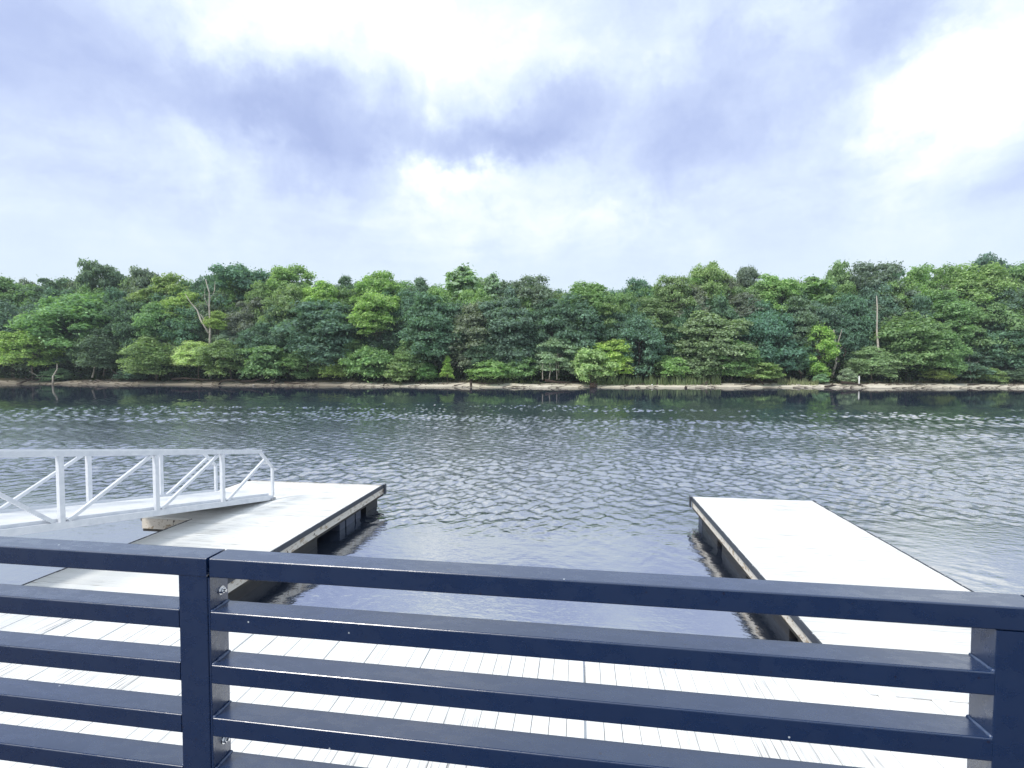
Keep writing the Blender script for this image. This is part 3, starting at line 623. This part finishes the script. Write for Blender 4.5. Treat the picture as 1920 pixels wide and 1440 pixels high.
TR = [ # skyline trees, left to right
 (25, 514, 640, 105, 13, 'round', MG, 'mid green broadleaf tree cut by the left frame edge on the skyline'),
 (112, 518, 640, 100, 19, 'round', DK, 'dark low broad tree on the skyline left of the domed pine'),
 (190, 489, 610, 74, 20, 'pine', BR, 'dark domed pine standing highest left of the big dark oak'),
 (272, 502, 610, 66, 20, 'pine', BR, 'smaller dark domed pine between the tall domed pine and the light green tree'),
 (322, 514, 620, 92, 15, 'open', LG_, 'light green airy tree directly right of the two dark domed pines'),
 (448, 484, 650, 118, 17, 'round', DB, 'biggest dark blue-green oak on the left skyline behind the bare forked tree'),
 (551, 494, 610, 84, 19, 'open', LG_, 'thin open-topped light green tree with loose tufts against the sky'),
 (612, 528, 640, 96, 13, 'round', YG, 'yellow-green rounded tree just right of the thin open-topped tree'),
 (655, 514, 620, 60, 18, 'round', DK, 'small dark rounded crown on the skyline between two lighter green trees'),
 (718, 507, 600, 92, 17, 'open', LG_, 'light green tree with ragged top left of the middle of the skyline'),
 (792, 519, 620, 74, 18, 'round', DB, 'dark blue-green tree with a small knobbed top left of the fir-like crown'),
 (872, 498, 620, 84, 19, 'cone', GG, 'grey-green pointed tree rising highest in the middle of the skyline'),
 (925, 512, 610, 44, 19, 'cone', GG, 'small pointed grey-green tree just right of the highest middle one'),
 (1002, 513, 640, 112, 16, 'round', BR, 'wide dark olive tree on the middle skyline with a bumpy top'),
 (1100, 527, 640, 110, 13, 'round', MG, 'soft mid green rounded tree in the dip of the skyline'),
 (1192, 522, 640, 84, 19, 'round', DB, 'dull dark green tree on the skyline right of the dip'),
 (1256, 514, 640, 80, 14, 'round', MG, 'mid green tree standing where the skyline starts to climb to the right'),
 (1328, 491, 620, 74, 17, 'open', LG_, 'light green tree with a square bushy top on the rising right skyline'),
 (1398, 497, 600, 52, 20, 'pine', BR, 'small dark round pine top poking above lighter trees right of centre'),
 (1452, 511, 630, 84, 14, 'round', LG_, 'light green tree with short upright tips right of the small dark pine'),
 (1518, 517, 630, 70, 16, 'cone', MG, 'narrow mid green tree in the low stretch of the right skyline'),
 (1578, 485, 620, 62, 19, 'open', MG, 'upright green tree with open layered top over the vine-hung tree'),
 (1640, 487, 650, 98, 17, 'round', BR, 'dull dark tree with a tall slim trunk on the right skyline'),
 (1712, 496, 640, 76, 17, 'open', LG_, 'light green tree with a fringed top left of the tall light tree'),
 (1768, 494, 640, 70, 18, 'round', MG, 'green rounded top between two light trees on the right skyline'),
 (1826, 490, 650, 112, 13, 'round', LG_, 'large light green tree near the right edge under the dark pine top'),
 (1862, 476, 610, 84, 21, 'pine', DB, 'highest dark pine of the right skyline, leaning spiky top'),
 (1912, 488, 660, 92, 15, 'round', MG, 'mid green tree cut by the right frame edge'),
 # middle band
 (28, 560, 700, 100, 7, 'layer', DB, 'dark layered tree low at the left frame edge'),
 (148, 542, 668, 200, 8.5, 'layer', MG, 'widest mid green tree with feathery level sprays on the left bank'),
 (62, 612, 690, 116, 5.5, 'layer', YG, 'yellow-green feathery tree overhanging the sand near the left edge'),
 (198, 612, 700, 110, 6, 'layer', DK, 'dark drooping tree over the left sand with a black hollow beneath it'),
 (255, 560, 650, 90, 11, 'layer', DK, 'dark layered tree between the widest feathery tree and the bare forked tree'),
 (318, 566, 660, 92, 9, 'layer', MG, 'mid green layered tree just left of the bare forked tree'),
 (352, 545, 615, 74, 12, 'open', YG, 'pale green thin crown high beside the bare forked tree'),
 (412, 582, 620, 46, 7, 'open', YG, 'small tuft-like yellow-green tree right against the bare forked tree'),
 (296, 628, 714, 128, 5.6, 'layer', MG, 'green shaggy tree reaching the sand left of the pale flowering one'),
 (372, 638, 690, 86, 5.2, 'layer', PL, 'pale yellow-green flowering shrubby tree low on the left bank'),
 (432, 636, 716, 104, 5.8, 'layer', MG, 'green dome-shaped tree at the water right of the pale flowering one'),
 (424, 618, 668, 58, 8, 'round', GG, 'dull grey-green little crown above the pale flowering tree'),
 (492, 602, 690, 92, 8, 'layer', DB, 'dark blue-green tree under the big skyline oak'),
 (500, 640, 716, 78, 6, 'shrub', MG, 'fresh green bushy tree by the sand knoll on the left bank'),
 (548, 530, 650, 88, 12, 'open', MG, 'mid green tree with a slim pale stem below the open-topped tree'),
 (606, 562, 700, 136, 7, 'round', DB, 'massive dark blue-green tree left of centre reaching down to the bank'),
 (575, 652, 717, 72, 5.3, 'vine', MG, 'green creeper-covered tree foot below the massive dark tree'),
 (625, 668, 717, 46, 5, 'shrub', YG, 'small light green bush in front of the massive dark tree'),
 (710, 542, 634, 104, 9, 'layer', YG, 'yellow-green tree with flat fans of leaves above a black gap left of centre'),
 (668, 632, 712, 62, 7, 'round', MG, 'green small tree beside the black gap left of centre'),
 (700, 645, 716, 84, 5.8, 'shrub', MG, 'medium green rounded bush, first of three in a row left of centre'),
 (752, 672, 717, 72, 4.8, 'shrub', LG_, 'bright low bush spreading onto the sand left of centre'),
 (772, 634, 712, 78, 6.4, 'round', MG, 'green tall bush between the bright low bush and the small conical sapling'),
 (798, 678, 716, 44, 5, 'shrub', (.15, .30, .11), 'deep green glossy bush left of the small conical sapling'),
 (812, 548, 690, 128, 9, 'round', DB, 'dark lumpy tree filling the bank above the small conical sapling'),
 (884, 562, 700, 120, 8.5, 'round', BR, 'grey-green lumpy tree in the middle of the wood'),
 (950, 556, 700, 116, 9.5, 'round', DB, 'dark blue-green lumpy tree left of the narrow black gap at centre'),
 (905, 620, 700, 80, 7, 'round', DK, 'dark low tree behind the light shrub on the beach'),
 (922, 672, 716, 84, 5.4, 'shrub', LG_, 'light green shrub at the top of the pale beach'),
 (978, 664, 714, 62, 6, 'shrub', MG, 'mid green shrub between the beach shrub and the white-stemmed trees'),
 (1015, 562, 640, 74, 13, 'round', DK, 'deep shaded tree behind the narrow black gap at centre'),
 (1068, 548, 690, 116, 9.5, 'round', DB, 'dark tree behind the white-stemmed and lime trees'),
 (1048, 630, 700, 88, 6, 'wispy', GG, 'silvery green tree on thin white stems beside the lime tree'),
 (1145, 635, 706, 80, 5.6, 'open', LM, 'brightest lime green tree right beside the water at the centre'),
 (1108, 650, 719, 72, 3.0, 'shrub', (.40, .53, .24), 'yellow-green bush growing over a black root mass at the water edge'),
 (1140, 560, 650, 82, 11, 'round', MG, 'soft green tree above the lime tree'),
 (1196, 590, 712, 112, 7.2, 'layer', DB, 'dark blue-green drooping tree right of the lime tree'),
 (1214, 558, 650, 92, 12, 'round', MG, 'mid green tree behind the dark drooping one right of centre'),
 (1256, 664, 714, 64, 5.4, 'shrub', LG_, 'light green rounded bush behind the reeds right of centre'),
 (1310, 668, 713, 58, 5.6, 'shrub', MG, 'small rounded bush on thin stems next to the upturned stump'),
 (1330, 582, 700, 128, 7.4, 'round', (.30, .43, .25), 'broad pale-topped tree above the small rounded bush on the right bank'),
 (1372, 636, 716, 86, 6, 'layer', (.22, .40, .16), 'fresh green hanging tree between dark hollows on the right bank'),
 (1395, 545, 630, 78, 13, 'round', BR, 'dark dull tree behind the broad pale-topped one'),
 (1436, 574, 706, 98, 7.6, 'layer', DB, 'blue-green layered tree left of the leaning grey trunk'),
 (1422, 676, 717, 72, 4.8, 'shrub', LG_, 'bright leafy bush spilling over the sand on the right bank'),
 (1490, 556, 668, 96, 11, 'round', BR, 'grey-green tree above the leaning grey trunk'),
 (1500, 636, 704, 66, 8, 'layer', DK, 'shaded tree just behind the leaning grey trunk'),
 (1536, 604, 714, 56, 5.8, 'vine', (.30, .50, .17), 'bright green column of creeper hanging from a tree on the right bank'),
 (1590, 570, 690, 100, 11, 'layer', DB, 'dark tree behind the bare forked trunk on the right'),
 (1588, 690, 721, 32, 3.8, 'shrub', GG, 'small pale grey-green bush beside the long black log'),
 (1540, 700, 719, 30, 4.4, 'shrub', GG, 'knee-high grey bush among the pale reeds on the right'),
 (1634, 646, 712, 80, 6, 'round', (.30, .44, .25), 'rounded light tree directly behind the white post'),
 (1700, 584, 700, 140, 7.6, 'layer', MG, 'wide mid green tree right of the white post'),
 (1748, 618, 712, 96, 6, 'layer', (.20, .36, .18), 'green drooping tree low on the right bank'),
 (1656, 545, 640, 84, 13, 'round', BR, 'grey-green tree pierced by the tall slim trunk'),
 (1764, 540, 680, 116, 9.5, 'round', MG, 'full rounded green tree in the right-hand wood'),
 (1840, 566, 690, 104, 9, 'layer', MG, 'green fan-leaved tree under the large light tree on the right'),
 (1895, 600, 706, 100, 7, 'layer', DB, 'dark shaggy tree at the foot of the wood by the right frame edge'),
 (1820, 652, 714, 84, 5.8, 'wispy', DB, 'thin-leaved dark tree with pale leaning stems on the far right bank'),
 (1758, 690, 717, 46, 4.6, 'shrub', YG, 'low yellow-green bush at the sand edge left of the pale leaning stems'),
 (1858, 688, 718, 44, 4.8, 'shrub', LG_, 'low light bush on the sand under the pale leaning stems'),
 (1905, 690, 718, 50, 5, 'shrub', DK, 'low dark bush touching the right frame edge'),
 (108, 690, 716, 48, 4.4, 'wispy', GG, 'small grey-green bush beside the pale leaning snag on the left sand'),
 (245, 690, 717, 46, 5, 'shrub', DB, 'dark low bush between the black hollow and the shaggy green tree'),
]
for (px, top, bot, wid, off, kind, col_, lab) in TR:
    small = kind == 'shrub' and wid < 90
    nm = 'shrub' if small else {'pine': 'pine_tree'}.get(kind, 'broadleaf_tree')
    tree(nm, px, top, bot, wid * 1.24, off, kind, col_, lab, 'trees on the far river bank' if not small else 'bushes on the far river bank', 'tree' if not small else 'bush')
sp = tree('sapling', 838, 666, 710, 26, 4.6, 'cone', LM, 'little conical lime green sapling at the top of the pale beach', None, 'tree')
# the dense wood behind: rows whose tops keep below the skyline drawn by the named trees
SKY = [(-300, 500), (-100, 512), (0, 524), (110, 528), (190, 520), (275, 520), (350, 532), (400, 515), (450, 505), (500, 512), (560, 522), (620, 530), (700, 526), (790, 532), (870, 520), (990, 528), (1100, 536), (1170, 538), (1260, 528),
       (1330, 512), (1450, 524), (1520, 528), (1600, 508), (1700, 512), (1760, 508), (1860, 500), (1920, 504), (2100, 500), (2300, 505)]
def skyl(px):
    for (a, b), (c, d) in zip(SKY, SKY[1:]):
        if a <= px <= c: return b + (d - b) * (px - a) / (c - a)
    return 505
LMK = [(25, 'the leftmost skyline tree'), (112, 'the widest feathery tree'), (190, 'the tall domed pine'), (272, 'the smaller domed pine'), (322, 'the light tree by the pines'), (392, 'the bare forked tree'), (448, 'the big skyline oak'),
       (551, 'the open-topped tree'), (612, 'the massive dark tree'), (665, 'the black gap left of centre'), (718, 'the tree with flat fans'), (792, 'the knobbed-top tree'), (838, 'the small conical sapling'), (872, 'the fir-like middle crown'), (925, 'the small pointed crown'),
       (1002, 'the narrow black gap at centre'), (1048, 'the silvery white-stemmed tree'), (1100, 'the dip in the skyline'), (1145, 'the lime tree'), (1196, 'the reeds'), (1256, 'the end of the reeds'), (1328, 'the square-topped tree'), (1398, 'the small dark pine'),
       (1452, 'the tree with upright tips'), (1500, 'the leaning grey trunk'), (1536, 'the creeper column'), (1578, 'the long black log'), (1611, 'the white post'), (1644, 'the tall slim trunk'), (1712, 'the fringed-top tree'), (1768, 'the far right low bush'), (1826, 'the large light tree'), (1862, 'the highest right pine'), (1912, 'the right frame edge')]
def filler_label(px, c, row):
    if px < -30: return 'green broadleaf tree of the dense wood beyond the left edge of the view'
    if px > 1950: return 'green broadleaf tree of the dense wood beyond the right edge of the view'
    cw = 'light green' if c == LG_ else 'mid green' if c == MG else 'olive green' if c == BR else 'dark green'
    k = min(LMK, key=lambda q: abs(q[0] - px)); side = 'left of' if px < k[0] else 'right of'
    return cw + ' tree in the ' + row + ' inner row, ' + side + ' ' + k[1]
for off, step, dz in ((10.5, 62, 40), (14.5, 56, 17), (19, 50, 7), (25, 48, 0)):
    px = -330 + rt.uniform(0, 30); row = {10.5: 'first', 14.5: 'second', 19: 'third', 25: 'rearmost'}[off]
    while px < 2250:
        kd = rt.choice(('round', 'round', 'layer', 'round', 'open')); c = rt.choice((DK, DB, DB, BR, MG, MG, LG_) if off > 12 else (DK, DB, BR, DK))
        top = skyl(px) - 5 + dz + rt.uniform(-4, 12)
        tree('broadleaf_tree', px, top, top + rt.uniform(120, 150), step * rt.uniform(1.45, 1.9), off + rt.uniform(-1.2, 1.2), kd, c,
             filler_label(px, c, row), 'trees packed in the dense wood', 'tree')
        px += step * rt.uniform(.75, 1.2)
for px in list(range(-760, -330, 60)) + list(range(-320, -20, 55)) + list(range(1965, 2240, 55)) + list(range(2290, 2620, 60)):       # the bank goes on outside the frame
    tree('broadleaf_tree', px, 560 + rt.uniform(-15, 25), 705, 110, 6.5, rt.choice(('layer', 'round')), rt.choice((MG, DB, MG)),
         'green broadleaf tree of the dense wood beyond the ' + ('left' if px < 0 else 'right') + ' edge of the view', 'trees packed in the dense wood', 'tree')

# undergrowth: one mass nobody could count
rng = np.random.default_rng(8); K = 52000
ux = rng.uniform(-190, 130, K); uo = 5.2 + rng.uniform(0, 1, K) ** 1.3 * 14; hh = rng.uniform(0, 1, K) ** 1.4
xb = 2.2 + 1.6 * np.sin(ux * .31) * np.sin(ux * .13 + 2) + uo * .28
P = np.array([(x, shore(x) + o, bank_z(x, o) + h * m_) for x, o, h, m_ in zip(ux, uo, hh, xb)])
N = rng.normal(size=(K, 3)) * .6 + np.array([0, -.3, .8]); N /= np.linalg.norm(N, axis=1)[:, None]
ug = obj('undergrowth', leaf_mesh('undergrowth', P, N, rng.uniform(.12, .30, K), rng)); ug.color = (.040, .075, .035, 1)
tag(ug, 'dark green undergrowth under the trees along the far bank', 'undergrowth', None, 'stuff')
def blades(name, pxa, pxb, off0, off1, n_, h0, h1, color, label, seed):
    rg = np.random.default_rng(seed); V = []; F = []
    for i in range(n_):
        px = rg.uniform(pxa, pxb); off = rg.uniform(off0, off1); k = (px - 960) / 900; D = 88.
        x, y, D = spot(px, off); z = bank_z(x, off) - .03; h = rg.uniform(h0, h1) * (.6 + .4 * math.sin(px * .13) ** 2); a = rg.uniform(0, PI); w_ = rg.uniform(.03, .06)
        lx, ly = rg.normal() * .14 * h, rg.normal() * .14 * h; b = len(V)
        V += [(x - w_ * math.cos(a), y - w_ * math.sin(a), z), (x + w_ * math.cos(a), y + w_ * math.sin(a), z), (x + lx * .4 + w_ * .8 * math.cos(a), y + ly * .4 + w_ * .8 * math.sin(a), z + h * .6), (x + lx * .4 - w_ * .8 * math.cos(a), y + ly * .4 - w_ * .8 * math.sin(a), z + h * .6), (x + lx, y + ly, z + h)]
        F += [(b, b + 1, b + 2, b + 3), (b + 3, b + 2, b + 4)]
    me = bpy.data.meshes.new(name); me.from_pydata(V, [], F); me.update(); me.materials.append(M['leaf'])
    o = obj(name, me); o.color = (*color, 1); tag(o, label, 'reeds', None, 'stuff')
blades('reeds', 1100, 1352, 2.6, 5.0, 1500, .9, 2.4, (.22, .29, .15), 'tall pale green reeds along the water edge right of the lime tree', 1)
blades('reeds', 1458, 1535, 2.8, 5.0, 500, .5, 1.4, (.30, .34, .20), 'short straw-coloured reeds on the sand on the right bank', 2)
blades('reeds', 890, 1010, 4.4, 5.6, 300, .4, 1.2, (.20, .24, .12), 'thin dry reeds at the back of the pale beach', 3)
blades('reeds', 640, 880, 4.6, 5.8, 350, .3, .9, (.13, .16, .09), 'scrubby grass tufts behind the beach left of centre', 4)
blades('reeds', 1320, 1900, 4.6, 6.0, 700, .3, 1.0, (.15, .17, .10), 'scrubby grass along the top of the right-hand sand', 5)

rg = random.Random(77); mb = MB()
for i in range(420):
    xx = rg.uniform(-130, 90); dd = rg.choice((rg.uniform(.1, 1.2), rg.uniform(2.6, 5.2), rg.uniform(2.6, 5.2))); yy = shore(xx) + dd; zz = bank_z(xx, dd); a = rg.uniform(-.5, .5); L = rg.uniform(.3, 2.2)
    p0 = Vector((xx, yy, zz + .03)); p1 = p0 + Vector((math.cos(a) * L, math.sin(a) * L, rg.uniform(0, .35) * L * .6)); pm = p0.lerp(p1, .5) + Vector((0, 0, rg.uniform(0, .15)))
    mb.tube([p0, pm, p1], [rg.uniform(.03, .09), rg.uniform(.03, .07), .02], 5)
o = mb.build('driftwood_litter', M['drift'], None); tag(o, 'scattered grey sticks and twigs littering the sand of the far bank', 'driftwood', None, 'stuff')
# ------------------------------------------------------------------ snags, logs, stumps, post
def pt(px, py, off):                    # point in the picture column px at height of row py, standing 'off' behind the waterline
    x, y, D = spot(px, off); return Vector((x, y, CAMZ + (690 - py) * D / 900))
def snag(name, label, off, paths, m, cat, ground=True):
    ps = []
    for path, r in paths: ps.append(([pt(px, py, off) for px, py in path], r))
    o0 = ps[0][0][0].copy(); t = None
    t = empty(name, o0); tag(t, label, cat)
    for i, (pp, r) in enumerate(ps):
        rad = [r * (1 - .75 * k / (len(pp) - 1)) for k in range(len(pp))]
        mb = MB().tube([p - o0 + Vector((rb.uniform(-.05, .05), rb.uniform(-.3, .3) * (k > 0), 0)) for k, p in enumerate(pp)], rad, 7)
        mb.build('trunk' if i == 0 else 'branch', m, t, True)
    return t
snag('dead_tree', 'bare pale forked dead tree left of the biggest dark oak', 5.4,
     [([(393, 706), (393, 660), (393, 636), (397, 610), (394, 580), (397, 550), (390, 525)], .30), ([(393, 625), (380, 600), (371, 582), (360, 566), (352, 552)], .20), ([(397, 612), (384, 600), (380, 590)], .13), ([(396, 562), (404, 545), (406, 528)], .10), ([(394, 575), (385, 560), (388, 540)], .08)], M['palebark'], 'dead tree')
snag('dead_tree', 'bare forked brown trunk in a dark gap on the right bank', 6.6,
     [([(1560, 708), (1566, 680), (1567, 650), (1564, 630), (1561, 618)], .24), ([(1567, 652), (1572, 635), (1575, 618)], .14), ([(1567, 660), (1578, 652), (1584, 648)], .08)], M['palebark'], 'dead tree')
snag('slim_trunk', 'tall slim straight grey trunk rising above the white post', 5.9,
     [([(1646, 700), (1645, 660), (1644, 620), (1643, 580), (1641, 555)], .24)], M['palebark'], 'tree trunk')
snag('leaning_trunk', 'grey trunk leaning left above the pale reeds on the right bank', 6.0,
     [([(1505, 702), (1498, 694), (1492, 680), (1489, 668), (1486, 655)], .26), ([(1489, 670), (1478, 660), (1472, 650)], .10)], M['drift'], 'tree trunk')
snag('leaning_trunk', 'thin pale stems leaning right on the far right bank', 5.2,
     [([(1800, 702), (1808, 690), (1814, 676), (1820, 664)], .13), ([(1812, 682), (1828, 680), (1842, 676)], .08), ([(1878, 705), (1895, 700), (1915, 688)], .12)], M['palebark'], 'tree trunk')
snag('snag', 'pale leaning snag standing at the waterline on the left sand', .6,
     [([(99, 721), (101, 706), (105, 692), (106, 682)], .20)], M['palebark'], 'dead tree')
snag('snag', 'thin pale crooked branch above the sand near the left edge', 3.4,
     [([(76, 712), (66, 703), (58, 697), (52, 695)], .12), ([(74, 710), (84, 700), (88, 690)], .10)], M['palebark'], 'dead tree')
snag('snag', 'short pale broken trunk under the dark drooping tree', 4.6,
     [([(173, 708), (174, 696), (177, 682)], .20), ([(176, 690), (188, 684), (196, 688)], .10)], M['palebark'], 'dead tree')
snag('snag', 'long thin pole leaning in the black hollow on the left bank', 4.8,
     [([(226, 708), (214, 698), (203, 688), (198, 681)], .10), ([(226, 710), (212, 712), (207, 700)], .10)], M['drift'], 'dead tree')
snag('snag', 'slim pale stem in the big creeper-covered dark tree left of centre', 5.4,
     [([(556, 668), (559, 655), (563, 648), (565, 638)], .12)], M['palebark'], 'dead tree')
snag('slim_trunk', 'slim pale stem high in the wood below the open-topped tree', 9.0,
     [([(524, 602), (524, 580), (522, 566), (520, 556)], .16)], M['palebark'], 'tree trunk')
for px, lab in ((1017, 'leftmost thin white stem under the silvery green tree'), (1030, 'second thin white stem under the silvery green tree'), (1044, 'tallest straight white stem under the silvery green tree')):
    snag('white_stem', lab, 4.2, [([(px, 712), (px + rt.uniform(-2, 2), 695), (px + rt.uniform(-3, 1), 676)], .11)], M['palebark'], 'tree trunk')
def log(name, label, off, path, r, m, extra=(), cat='driftwood'): return snag(name, label, off, [(path, r)] + list(extra), m, cat)
log('driftwood_log', 'long black log sloping into the water beside the white post', 1.6, [(1578, 717), (1592, 718), (1606, 720), (1619, 724)], .30, M['darkwood'], [([(1612, 721), (1622, 719), (1628, 719)], .10)])
log('driftwood_log', 'dark forked log lying at the waterline left of the long black log', .8, [(1548, 726), (1556, 724), (1568, 722)], .28, M['darkwood'], [([(1558, 724), (1562, 719), (1566, 718)], .12)])
log('driftwood_log', 'thin dark branch lying on the pale beach ending at the upright stump', .9, [(852, 723), (862, 721), (876, 718)], .13, M['drift'])
log('driftwood_log', 'straight grey log at the back of the pale beach', 3.0, [(892, 718), (912, 719), (935, 719)], .13, M['darkwood'])
log('driftwood_log', 'thick dark fallen log under the white-stemmed trees', 3.2, [(1022, 713), (1040, 716), (1056, 717), (1070, 716)], .30, M['darkwood'])
log('driftwood_log', 'small arched branch on the sand left of centre', .7, [(718, 724), (719, 720), (724, 719), (731, 723)], .12, M['darkwood'])
log('driftwood_log', 'black log with raised roots on the sand near the left edge', .8, [(32, 721), (45, 716), (54, 712), (70, 714)], .24, M['darkwood'], [([(52, 713), (48, 708), (45, 705)], .14), ([(54, 712), (60, 707), (66, 706)], .12)])
log('driftwood_log', 'flat crooked branch on the sand below the black hollow', .8, [(174, 718), (186, 714), (198, 716), (206, 718)], .15, M['drift'], [([(186, 714), (180, 712), (172, 714)], .08)])
log('driftwood_log', 'long low dark trunk along the water foot of the flowering tree', 2.4, [(322, 711), (345, 709), (370, 711), (398, 712)], .26, M['darkwood'])
log('driftwood_log', 'dark branch bent like an elbow at the waterline below the dome tree', 1.0, [(410, 722), (416, 715), (428, 712), (450, 712)], .20, M['darkwood'])
log('driftwood_log', 'long curved dark trunk below the dome-shaped tree', 2.6, [(452, 715), (470, 715), (486, 711), (500, 706)], .24, M['darkwood'])
log('driftwood_log', 'dark log in front of the creeper-covered tree foot', 1.6, [(534, 717), (550, 719), (572, 719)], .18, M['darkwood'])
log('driftwood_log', 'thin dark log on the sand at the far right', 2.6, [(1815, 722), (1832, 721), (1846, 720)], .15, M['darkwood'])
log('driftwood_log', 'slanting dark stem on the sand below the bright leafy bush', 1.8, [(1432, 721), (1427, 716), (1424, 711)], .15, M['darkwood'])
def blob(name, label, px, off, w_, h_, m, cat, seed=0, roots=10, sink=.1):
    x, y, D = spot(px, off); gz = max(bank_z(x, off), -.05); rg = random.Random(seed); t = empty(name, (x, y, gz)); tag(t, label, cat)
    mb = MB(); n_ = 9; rows = 6
    for j in range(rows):
        ph = PI * j / (rows - 1)
        for i in range(n_):
            a = 2 * PI * i / n_; k = rg.uniform(.75, 1.2)
            mb.v.append((math.cos(a) * math.sin(ph) * w_ / 2 * k, math.sin(a) * math.sin(ph) * w_ / 2 * k, h_ * .5 * (1 - math.cos(ph)) * rg.uniform(.9, 1.1) - sink))
    for j in range(rows - 1):
        for i in range(n_): mb.f.append((j * n_ + i, j * n_ + (i + 1) % n_, (j + 1) * n_ + (i + 1) % n_, (j + 1) * n_ + i))
    mb.build('body' if roots == 0 else 'stump', m, t)
    for i in range(roots):
        a = rg.uniform(0, 2 * PI); e = rg.uniform(-.1, 1.1); L = w_ * rg.uniform(.55, .95); c = Vector((0, 0, h_ * .4))
        q = c + Vector((math.cos(a) * math.cos(e), math.sin(a) * math.cos(e), math.sin(e))) * L
        MB().tube([c, c.lerp(q, .6) + Vector((0, 0, rg.uniform(-.1, .1))), q], [w_ * .08, w_ * .05, w_ * .015], 6).build('root', m, t, True)
    return t
blob('root_mass', 'black tangled root mass standing in the water under the yellow-green bush', 1112, .1, 1.3, 1.1, M['darkwood'], 'roots', 1, 16, .2)
blob('tree_stump', 'small black stump sticking out of the water right of the reeds', 1286, -.2, .45, .5, M['darkwood'], 'stump', 2, 4)
blob('tree_stump', 'dark upright stump with knobbed top on the pale beach', 883, .5, .42, 1.15, M['darkwood'], 'stump', 3, 6)
blob('tree_stump', 'upturned grey stump with spread roots by the small rounded bush', 1322, 3.2, .9, .7, M['drift'], 'stump', 4, 14)
blob('tree_stump', 'brown eroded stump with roots on the sand knoll', 512, 3.0, 1.2, .8, M['drift'], 'stump', 5, 12)
blob('boulder', 'round white stone at the foot of the reeds', 1223, 2.4, .36, .3, M['white'], 'stone', 6, 0, .03)
blob('boulder', 'pale flat stone on the sand left of the short reeds', 1449, 3.0, .9, .25, M['stone'], 'stone', 7, 0, .03)
blob('boulder', 'small pale stone among the short reeds', 1498, 2.6, .5, .25, M['stone'], 'stone', 8, 0, .03)
blob('boulder', 'white stone resting on the sand under the short pale broken trunk', 170, 4.0, .6, .35, M['stone'], 'stone', 9, 0, .03)
blob('boulder', 'pale grey stone at the waterline below the dome-shaped tree', 475, .3, .35, .3, M['stone'], 'stone', 10, 0, .03)
x, y, D = spot(1611, 2.0); t = empty('marker_post', (x, y, bank_z(x, 2.0))); tag(t, 'slim white post standing upright on the right-hand sand', 'post')
MB().tube([(0, 0, -.3), (0, 0, 1.75)], [.11, .11], 10).build('pole', M['white'], t, True)
MB().tube([(0, 0, 1.75), (0, 0, 1.82), (0, 0, 1.86)], [.125, .12, .05], 10).build('cap', M['white'], t, True)

# ------------------------------------------------------------------ render settings
sc.render.engine = 'CYCLES'
sc.cycles.max_bounces = 5; sc.cycles.diffuse_bounces = 4; sc.cycles.glossy_bounces = 2; sc.cycles.transmission_bounces = 3
sc.render.resolution_x = 1024; sc.render.resolution_y = 768
